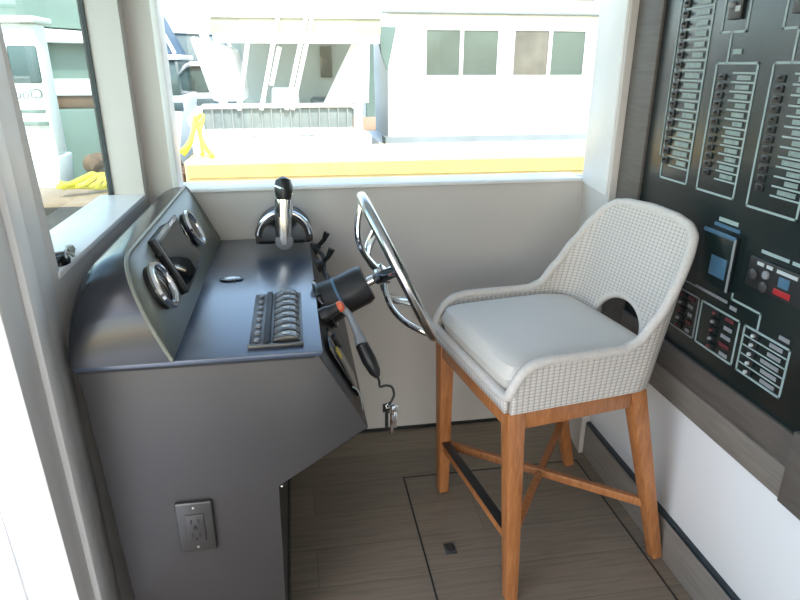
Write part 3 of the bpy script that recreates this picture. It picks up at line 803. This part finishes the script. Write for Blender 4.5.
# remote control block with red digits
rb = eb(MB().box(PX0-.006, PX0+.001, 1.02, 1.285, .940, 1.012, .002), 'remote_module', M['plastic'])
MB().box(PX0-.0075, PX0-.005, 1.140, 1.192, .948, .962, .001).build('red_display', M['red'], rb)
MB().box(PX0-.0075, PX0-.005, 1.150, 1.182, .968, .992, .001).build('blue_display', M['blue'], rb)
MB().lathe([(.010, 0), (.010, .004), (.008, .006)], (PX0-.006, 1.222, .982), (-1, 0, 0), 14).build('button', M['grey'], rb)
MB().lathe([(.013, 0), (.013, .004), (.010, .006)], (PX0-.006, 1.262, .972), (-1, 0, 0), 14).build('button', M['console'], rb)
MB().lathe([(.013, 0), (.013, .004), (.010, .006)], (PX0-.006, 1.222, .952), (-1, 0, 0), 14).build('button', M['console'], rb)
mb = MB()
mb.box(LX0, LX1, 1.170, 1.258, 1.026, 1.034).box(LX0, LX1, 1.06, 1.160, 1.026, 1.034)
eb(mb, 'printed_label', M['line'], smooth=False)
mb = MB().box(PX0-.0075, PX0-.005, 1.235, 1.256, .998, 1.006).box(PX0-.0075, PX0-.005, 1.206, 1.225, .998, 1.006).box(PX0-.0075, PX0-.005, 1.13, 1.192, .998, 1.006)
mb.build('legend', M['label'], rb, smooth=False)
# low boxes with five rows each
def low_box(yl, yr, za, zb, n, toggle_y, red=False, ruled=True, m=None):
    rect(yr, yl, za, zb, m=m)
    if ruled:
        mb = MB()
        for k in range(1, n): z = za+(zb-za)*k/n; mb.box(LX0, LX1, yr, yl, z-.0018, z+.0018)
        eb(mb, 'printed_rules', m or M['line'], smooth=False)
    for k in range(n):
        z = za+(zb-za)*(k+.5)/n
        b = eb(MB().box(PX0-.004, PX0+.001, toggle_y-.012, toggle_y+.012, z-.008, z+.008, .001), 'breaker_switch', M['plastic'])
        MB().lathe([(.0045, 0), (.0045, .006), (.002, .008)], (PX0-.004, toggle_y, z), (-1, 0, 0), 10).build('toggle', M['redtoggle'] if red and k % 2 == 0 else (M['grey'] if red else M['label']), b)
        eb(MB().box(PX0-.002, PX0+.001, yr+.02, yr+.02+(toggle_y-yr-.045)*(.6+.3*random.random()), z-.005, z+.005), 'label_strip', M['redtoggle'] if red and k in (1, 4) else M['grey'])
low_box(1.261, 1.111, .720, .840, 5, 1.222)
low_box(1.434, 1.281, .721, .840, 5, 1.372, red=True, ruled=False)
low_box(1.580, 1.447, .722, .840, 5, 1.52, red=True, ruled=False, m=M['grey'])
lines([(1.325, .885, 1.219, .885), (1.219, .885, 1.219, .842), (1.325, .885, 1.325, .898)])
lines([(1.56, .868, 1.47, .868), (1.47, .868, 1.34, .872)], tw=.004, m=M['grey'])
eb(MB().box(PX0-.0018, PX0+.001, 1.300, 1.325, .858, .868), 'printed_label', M['grey'], smooth=False)
eb(MB().box(PX0-.0018, PX0+.001, 1.118, 1.150, .852, .862), 'printed_label', M['grey'], smooth=False)

# ------------------------------------------------------------------ small thing on the left window sill
sg = thing('sunglasses', 'dark glossy sunglasses with pale cord lying on left window sill', 'sunglasses', (-.52, 1.385, 1.034))
for x, y in ((-.548, 1.408), (-.513, 1.398)):
    MB().lathe([(.026, 0), (.027, .009), (.021, .020), (0, .026)], (x, y, 1.035), (0, 0, 1), 22, .8, 1.0, ref=(1, 0, 0)).build('lens', M['gloss'], sg)
MB().tube(smooth([(-.512, 1.362, 1.038), (-.500, 1.387, 1.055), (-.505, 1.427, 1.058), (-.512, 1.457, 1.045)]), .003, 8).build('frame', M['gloss'], sg)
MB().tube(smooth([(-.545, 1.367, 1.056), (-.520, 1.387, 1.060), (-.500, 1.41, 1.056), (-.495, 1.43, 1.042), (-.505, 1.46, 1.038), (-.515, 1.475, 1.038)]), .0028, 8).build('cord', M['paleCord'], sg)
MB().lathe([(0, 0), (.008, .002), (.012, .011), (.008, .020), (0, .023)], (-.514, 1.474, 1.034), (0, 0, 1), 14).build('cord_bead', M['paleCord'], sg)

# ------------------------------------------------------------------ outdoors: the marina
struct(MB().box(-60, 60, -40, 90, -.75, -.6).build('floor_water', wm, smooth=False))
# timber dock with a yellow fascia
dk = thing('dock', 'cream dock with a yellow front board beyond the wide window', 'dock', (2, 7, -.6))
MB().hexa([(-1.07, 6.5, .335), (6.5, 6.2, .335), (6.5, 7.4, .335), (-1.07, 7.7, .335), (-1.07, 6.5, .53), (6.5, 6.2, .57), (6.5, 7.4, .57), (-1.07, 7.7, .53)]).build('deck', M['ocream'], dk)
MB().hexa([(-1.05, 6.47, .380), (6.5, 6.17, .395), (6.5, 6.20, .395), (-1.05, 6.50, .380), (-1.05, 6.47, .50), (6.5, 6.17, .535), (6.5, 6.2, .535), (-1.05, 6.50, .50)]).build('front_board', M['oyellow'], dk)
MB().hexa([(-1.0, 6.52, .10), (6.5, 6.22, .10), (6.5, 6.3, .10), (-1.0, 6.6, .10), (-1.0, 6.52, .334), (6.5, 6.22, .334), (6.5, 6.3, .334), (-1.0, 6.6, .334)]).build('lower_beam', M['obrown'], dk)
for x in (-.7, 1.2, 3.1, 5.0):
    MB().lathe([(.09, -1.0), (.09, .33)], (x, 6.9, 0), (0, 0, 1), 12).build('pile', M['obrown'], dk)

# houseboat on the right
hbt = thing('houseboat', 'large white houseboat with four square windows, closest across the dock', 'boat', (4, 9.5, -.5))
def hbp(mb, n, m, par=None, **k): return mb.build(n, m, par or hbt, **k)
hbp(MB().box(1.33, 7.5, 9.05, 12.5, .46, 3.2, .02), 'cabin', M['owhite'])
hbp(MB().box(1.24, 7.8, 8.9, 12.8, -.5, .36, .03), 'hull', M['owhite'])
hbp(MB().box(1.28, 7.6, 8.96, 9.3, .36, .47), 'waterline_stripe', M['ogrey'], smooth=False)
hbp(MB().box(1.25, 7.7, 8.96, 9.06, 2.07, 2.11, .01), 'roof_trim', M['ogrey'])
hbp(MB().box(2.9, 7.6, 9.02, 9.06, .80, .835, .01), 'rub_rail', M['owhite'])
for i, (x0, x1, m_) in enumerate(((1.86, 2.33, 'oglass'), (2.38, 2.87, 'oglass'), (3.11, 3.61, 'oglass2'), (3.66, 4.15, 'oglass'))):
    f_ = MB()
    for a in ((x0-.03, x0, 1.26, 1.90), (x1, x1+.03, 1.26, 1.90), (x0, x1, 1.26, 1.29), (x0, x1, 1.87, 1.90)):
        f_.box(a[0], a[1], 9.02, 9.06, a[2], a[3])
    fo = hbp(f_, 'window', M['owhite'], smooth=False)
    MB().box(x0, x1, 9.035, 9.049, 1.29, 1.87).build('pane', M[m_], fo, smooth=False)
for x0, x1 in ((2.75, 3.05), (3.13, 3.38), (3.45, 3.6), (3.7, 4.25)):
    hbp(MB().box(x0, x1, 9.03, 9.049, 2.265, 2.34, .004), 'upper_vent', M['odark'])
# porch bracket of the houseboat
hbp(MB().hexa([(1.24, 9.0, 1.55), (1.32, 9.0, 1.35), (1.32, 9.05, 1.35), (1.24, 9.05, 1.55), (1.20, 9.0, 1.9), (1.44, 9.0, 1.9), (1.44, 9.05, 1.9), (1.16, 9.05, 1.9)]), 'porch_bracket', M['ograyg'])

# pontoon boat in front
pb = thing('pontoon_boat', 'white pontoon boat with cream canopy and railed deck, left of houseboat', 'boat', (0, 8.5, -.5))
def pp(mb, n, m, **k): return mb.build(n, m, pb, **k)
pp(MB().hexa([(-1.0, 8.0, .42), (.95, 8.0, .42), (.95, 10.4, .42), (-1.0, 10.4, .42), (-1.25, 8.0, .60), (.98, 8.0, .60), (.98, 10.4, .60), (-1.25, 10.4, .60)], .02), 'deck_edge', M['owhite'])
pp(MB().tube([(-1.0, 8.25, .25), (-.8, 8.25, .2), (.9, 8.25, .2)], [.05, .2, .2], 18), 'pontoon_float', M['ocream'])
pp(MB().box(-1.05, .74, 8.05, 8.09, .63, .93, .01), 'rail_skirt', M['oskirt'])
pp(MB().box(-1.05, .74, 8.03, 8.05, .615, .70, .005), 'skirt_band', M['owhite'])
for x in [-1.05+.115*k for k in range(17)]:
    pp(MB().tube([(x, 8.02, .62), (x, 8.02, .95)], .008, 6), 'rail_baluster', M['ogrey'])
pp(MB().tube([(-1.07, 8.02, .60), (-1.07, 8.02, .93), (-1.03, 8.02, .965), (.72, 8.02, .965), (.78, 8.02, .92), (.78, 8.02, .58)], .028, 10), 'top_rail', M['owhite'])
pp(MB().box(.76, .86, 7.98, 8.06, .43, 1.0, .02), 'gate_post', M['owhite'])
pp(MB().box(-.88, 1.12, 8.0, 10.3, 1.93, 1.985, .02), 'canopy', M['owhite'])
pp(MB().box(-.86, 1.10, 8.03, 8.07, 1.76, 1.93, .01), 'canopy_valance', M['ocan'])
pp(MB().box(-.84, 1.08, 7.98, 8.03, 1.66, 1.76, .01), 'canopy_edge', M['owhite'])
for (xa, za, xb, zb) in ((.24, 2.0, -.06, .92), (.31, 2.0, .01, .92), (-.08, 2.0, -.36, .92), (-.45, 1.7, -.62, .92), (-.10, 1.62, -.22, 1.2)):
    pp(MB().tube([(xa, 8.0, za), (xb, 8.0, zb)], .026, 8), 'canopy_pole', M['owhite'])
pp(MB().box(-.15, 1.05, 9.9, 9.95, .6, 1.72), 'back_curtain', M['ocurtain'], smooth=False)
pp(MB().box(-.80, -.15, 9.9, 9.95, .6, 1.72), 'back_curtain', M['ocurtain'], smooth=False)
pp(MB().box(.45, .62, 9.85, 9.9, 1.25, 1.68, .01), 'rear_window', M['oglass'])
pp(MB().hexa([(-.30, 9.2, .6), (.15, 9.2, .6), (.15, 9.7, .6), (-.30, 9.7, .6), (-.26, 9.2, 1.15), (.10, 9.2, 1.15), (.10, 9.7, 1.0), (-.26, 9.7, 1.0)], .04), 'seat', M['owhite'])
pp(MB().hexa([(.25, 9.0, .6), (.72, 9.0, .6), (.72, 9.5, .6), (.25, 9.5, .6), (.28, 9.0, .98), (.70, 9.0, .98), (.70, 9.5, 1.0), (.28, 9.5, 1.0)], .04), 'helm_seat', M['odark'])
pp(MB().hexa([(.42, 8.7, .95), (1.02, 8.7, .95), (1.02, 8.8, .95), (.42, 8.8, .95), (.85, 8.7, 1.75), (1.05, 8.7, 1.75), (1.05, 8.8, 1.75), (.85, 8.8, 1.75)], .01), 'white_sail_cover', M['owhite'])
pp(MB().hexa([(.80, 8.6, .60), (1.10, 8.6, .60), (1.10, 9.0, .60), (.80, 9.0, .60), (.80, 8.6, .78), (1.1, 8.6, .78), (1.1, 9.0, .72), (.8, 9.0, .72)], .01), 'tan_step', M['teak'])
pp(MB().tube([(-1.00, 8.1, 1.9), (-.85, 8.1, 1.45), (-.80, 8.1, .95)], .05, 8), 'davit', M['owhite'])
pp(MB().hexa([(-.95, 8.3, 1.0), (-.55, 8.3, 1.0), (-.55, 9.3, 1.0), (-.95, 9.3, 1.0), (-1.15, 8.3, 1.75), (-.65, 8.3, 1.62), (-.65, 9.3, 1.62), (-1.15, 9.3, 1.75)], .05), 'bimini_cover', M['owhite'])

pp(MB().hexa([(1.02, 8.95, .60), (1.14, 8.95, .60), (1.14, 9.03, .60), (1.02, 9.03, .60), (1.00, 8.95, 1.93), (1.12, 8.95, 1.93), (1.12, 9.03, 1.93), (1.00, 9.03, 1.93)]), 'rear_post', M['ograyg'])

# far boats seen through the left part of the window
fbd = [
 ('covered_boat', 'boat under a blue cover at the far left of the wide window', (-3.8, -2.03, 13.2, 15.2), 'oblue', (.86, 1.57, 2.45)),
 ('covered_boat', 'boat under a dark cover moored behind the pontoon boat bow', (-2.55, -.98, 15.5, 17.5), 'odark', (.82, 1.45, 2.09)),
]
for nm, lab, (x0, x1, y0, y1), m_, (za, zb, zc) in fbd:
    b = thing(nm, lab, 'boat', ((x0+x1)/2, (y0+y1)/2, -.5))
    b['group'] = 'covered boats beyond the dock'
    MB().hexa([(x0, y0, -.5), (x1-.25, y0, -.5), (x1-.25, y1, -.5), (x0, y1, -.5), (x0, y0, za), (x1, y0, za), (x1, y1, za), (x0, y1, za)], .05).build('hull', M['owhite'], b)
    MB().box(x0+.02, x1-.04, y0-.01, y0+.03, za-.28, za-.12, .005).build('hull_stripe', M['odark'], b)
    MB().hexa([(x0, y0+.02, za), (x1-.05, y0+.02, za), (x1-.05, y1, za), (x0, y1, za), (x0, y0+.1, zb-.06), (x1-.12, y0+.1, zb-.06), (x1-.12, y1, zb-.06), (x0, y1, zb-.06)], .03).build('cabin_windows', M['oglass'], b)
    MB().box(x0, x1-.02, y0, y1, zb-.07, zb+.03, .03).build('deck_rail_band', M['owhite'], b)
    MB().hexa([(x0, y0+.1, zb+.03), (x1-.15, y0+.1, zb+.03), (x1-.15, y1, zb+.03), (x0, y1, zb+.03), (x0, y0+.4, zc), (x1-.55, y0+.4, zc), (x1-.55, y1, zc), (x0, y1, zc)], .06).build('fabric_cover', M[m_], b)
    MB().tube([(x0, y0+.35, zc+.02), (x1-.5, y0+.35, zc-.02), (x1-.1, y0+.1, zb+.05)], .035, 8).build('cover_frame', M['owhite'], b)
# rocky bank, bollard and hose beside the dock
for i in range(9):
    rr = random.uniform(.075, .09); cx, cy, cz = -2.08+.205*(i % 5), 7.02+.24*(i//5), .365+rr*1.12
    m_ = MB(); bmesh.ops.create_icosphere(m_.bm, subdivisions=2, radius=rr, matrix=Matrix.Translation((cx, cy, cz)))
    for v in m_.bm.verts: v.co += Vector((random.uniform(-1, 1), random.uniform(-1, 1), random.uniform(-1, 1)))*rr*.12
    tag(m_.build('boulder', M['obrown']), 'brown boulder on the bank at the left end of the dock', 'rock', 'boulders on the bank')
MB().box(-2.2, -1.15, 6.9, 7.6, -.6, .36, .04).build('bank', M['obrown']).name = 'earth_bank'
tag(bpy.data.objects['earth_bank'], 'low brown earth bank under the boulders left of the dock', 'bank')
pl = thing('dock_pedestal', 'white dock pedestal with round cap beside the yellow hose', 'post', (-1.0, 7.2, .53))
MB().lathe([(.06, .532), (.06, .80), (.075, .82), (.075, .90), (.04, .95), (0, .96)], (-1.02, 7.2, 0), (0, 0, 1), 18).build('post', M['owhite'], pl)
hs_ = thing('garden_hose', 'yellow hose looped over the white dock pedestal', 'hose', (-1.0, 7.0, .5))
MB().tube(smooth([(-1.40, 6.75, .54), (-1.22, 6.72, .57), (-1.05, 6.75, .68), (-.98, 7.08, .90), (-.92, 7.05, .92), (-.96, 7.0, .75), (-.90, 6.9, .62), (-.82, 6.7, .556)]), .022, 8).build('hose', M['ohose'], hs_)
MB().tube(smooth([(-1.12, 6.8, .56), (-1.03, 6.85, .70), (-1.0, 7.05, .92), (-.95, 6.95, .70), (-.93, 6.8, .565)]), .020, 8).build('hose_loop', M['ohose'], hs_)
# seen through the left window
cw = thing('white_cabin_boat', 'white cabin boat with dark window and lettering, seen through left window', 'boat', (-2.9, 7.4, -.5))
MB().box(-3.6, -2.38, 7.0, 7.3, .55, 1.80, .03).build('cabin', M['owhite'], cw)
MB().hexa([(-3.6, 6.95, -.5), (-2.5, 6.95, -.5), (-2.5, 7.4, -.5), (-3.6, 7.4, -.5), (-3.6, 6.95, .55), (-2.36, 6.95, .55), (-2.36, 7.4, .55), (-3.6, 7.4, .55)], .03).build('hull', M['owhite'], cw)
MB().box(-2.66, -2.40, 6.985, 7.01, 1.26, 1.60, .02).build('window', M['odark'], cw)
MB().box(-3.6, -2.34, 6.9, 7.4, 1.80, 1.86, .02).build('roof', M['owhite'], cw)
MB().box(-2.68, -2.42, 6.985, 7.01, .98, 1.01, .004).build('stripe', M['ograyg'], cw)
MB().box(-2.66, -2.40, 6.945, 6.97, .86, .90, .004).build('stripe', M['ograyg'], cw)
# mirrored lettering as the photo shows it
tcv = bpy.data.curves.new('lettering', 'FONT'); tcv.body = 'Cloc'; tcv.size = .135; tcv.extrude = .002; tcv.align_x = 'CENTER'
tob = bpy.data.objects.new('lettering_tmp', tcv); COL.objects.link(tob)
dg = bpy.context.evaluated_depsgraph_get(); me = bpy.data.meshes.new_from_object(tob.evaluated_get(dg))
bpy.data.objects.remove(tob)
for v in me.vertices: v.co = Vector((-v.co.x-2.535, 6.982+v.co.z, v.co.y+1.115))
me.flip_normals()
lo = bpy.data.objects.new('lettering', me); COL.objects.link(lo); me.materials.clear(); me.materials.append(M['odark']); lo.parent = cw; lo.location = -cw.location
gh = thing('sage_hull_boat', 'sage grey boat with white cabin top behind left window', 'boat', (-3.2, 11, -.5))
MB().hexa([(-4.8, 10.6, -.5), (-2.35, 10.6, -.5), (-2.35, 12.6, -.5), (-4.8, 12.6, -.5), (-4.8, 10.6, .78), (-2.25, 10.6, .80), (-2.25, 12.6, .8), (-4.8, 12.6, .78)], .04).build('hull', M['ograyg'], gh)
MB().box(-4.8, -2.3, 10.65, 12.5, .80, 1.0, .03).build('brown_rail', M['obrown'], gh)
MB().box(-4.8, -2.3, 10.6, 12.5, .98, 1.22, .03).build('gunwale', M['owhite'], gh)
MB().box(-4.7, -2.35, 10.8, 12.4, 1.2, 1.75, .03).build('cabin_windows', M['ograyg'], gh)
MB().hexa([(-4.8, 10.5, 1.75), (-2.25, 10.5, 1.70), (-2.25, 12.6, 1.7), (-4.8, 12.6, 1.75), (-4.8, 10.5, 2.0), (-2.5, 10.5, 1.85), (-2.5, 12.6, 1.85), (-4.8, 12.6, 2.0)], .03).build('cabin_top', M['owhite'], gh)
MB().hexa([(-4.2, 10.8, 1.98), (-2.75, 10.8, 1.90), (-2.75, 12.4, 1.9), (-4.2, 12.4, 1.98), (-4.0, 10.9, 2.6), (-2.95, 10.9, 2.5), (-2.95, 12.3, 2.5), (-4.0, 12.3, 2.6)], .03).build('flybridge', M['ograyg'], gh)
ly = thing('coiled_hose', 'tangled yellow hose on the brown dock outside left window', 'hose', (-1.9, 6.3, .3))
for k in range(5):
    pts = [(-2.13+.085*i+.03*math.sin(i*2+k), 6.15+.06*i+.06*math.cos(i*1.7+k*2), .36+.04*math.sin(i*1.3+k*1.1)+.016*k) for i in range(7)]
    MB().tube(smooth(pts), .022, 8).build('hose_strand', M['ohose'], ly)
bd = thing('brown_dock', 'weathered brown dock outside the left window', 'dock', (-2.8, 6.0, -.6))
MB().box(-4.0, -1.35, 5.95, 6.75, .20, .28, .01).build('deck', M['teak'], bd)
MB().box(-4.0, -1.35, 5.90, 5.95, -.7, .24, .01).build('fascia', mat('fascia_in_shade', (.05, .042, .036), .8, noise=.3, nscale=5), bd)  # deep board, shade beside the boat put into its dark colour
for x in (-3.6, -2.7, -1.6):
    MB().lathe([(.08, -1), (.08, .2)], (x, 6.3, 0), (0, 0, 1), 12).build('pile', M['obrown'], bd)
# light pontoon beyond, closing the view behind all boats
far = thing('boat_shed', 'long white covered boat shed closing the far side of marina', 'building', (0, 22, -.6))
MB().box(-14, 16, 20, 24, 1.8, 3.4, .05).build('roof', M['owhite'], far)
MB().box(-14, 16, 21, 24, -.6, 1.8, .05).build('wall', M['owhite'], far)
for x in range(-13, 16, 4):
    MB().lathe([(.12, -.6), (.12, 1.8)], (x, 20.2, 0), (0, 0, 1), 12).build('column', M['ogrey'], far)

# ------------------------------------------------------------------ light
wd = bpy.data.worlds.new('World'); sc.world = wd; wd.use_nodes = True
n = wd.node_tree.nodes; l = wd.node_tree.links; bg = n['Background']
sky = n.new('ShaderNodeTexSky'); sky.sky_type = 'NISHITA'; sky.sun_disc = False
sky.sun_elevation = math.radians(52); sky.sun_rotation = math.radians(200); sky.altitude = 10; sky.air_density = 1.2; sky.dust_density = 1.0
tn = n.new('ShaderNodeMix'); tn.data_type = 'RGBA'; tn.blend_type = 'MULTIPLY'; tn.inputs['Factor'].default_value = 1; tn.inputs['B'].default_value = (1.07, .985, .90, 1)
l.new(sky.outputs['Color'], tn.inputs['A']); l.new(tn.outputs['Result'], bg.inputs['Color']); bg.inputs['Strength'].default_value = .75
sl = bpy.data.lights.new('sun', 'SUN'); sl.energy = 6.5; sl.angle = math.radians(.6); sl.color = (1, .97, .92)
so_ = bpy.data.objects.new('sun', sl); COL.objects.link(so_)
so_.rotation_euler = Vector((-.12, .60, -.79)).to_track_quat('-Z', 'Y').to_euler()
def portal(nm, loc, d, sx, sy):
    a = bpy.data.lights.new(nm, 'AREA'); a.shape = 'RECTANGLE'; a.size = sx; a.size_y = sy
    a.cycles.is_portal = True
    o = bpy.data.objects.new(nm, a); COL.objects.link(o); o.location = loc
    o.rotation_euler = Vector(d).to_track_quat('-Z', 'Z').to_euler(); return o
portal('portal_front', (.38, YF+.11, 1.48), (0, -1, 0), 1.7, .92)
portal('portal_left', (-.60, 1.68, 1.48), (1, 0, 0), .70, .92)
portal('portal_door', (-.63, .10, 1.0), (1, 0, 0), 2.0, 2.0)
portal('portal_back', (.10, -1.72, 1.0), (0, 1, 0), 1.06, 1.95)

# ------------------------------------------------------------------ camera
cd = bpy.data.cameras.new('camera'); cam = bpy.data.objects.new('camera', cd); COL.objects.link(cam)
cd.sensor_width = 36; cd.sensor_fit = 'HORIZONTAL'; cd.lens = 626.5*36/800; cd.clip_start = .02; cd.clip_end = 300
r0 = Vector((0.98654617, -0.16347978, 0.00101012)); u0 = Vector((0.05675407, 0.34827336, 0.93567336)); f0 = Vector((0.15331548, 0.92302764, -0.35286589))
m3 = Matrix((r0, u0, -f0)).transposed().to_4x4(); m3.translation = Vector((0, 0, 1.44)); cam.matrix_world = m3
sc.camera = cam
vs = sc.view_settings; vs.view_transform = 'Standard'; vs.look = 'None'; vs.gamma = 1; vs.use_curve_mapping = False; vs.exposure = 0.05
sc.cycles.max_bounces = 10; sc.cycles.diffuse_bounces = 6; sc.cycles.sample_clamp_indirect = 8
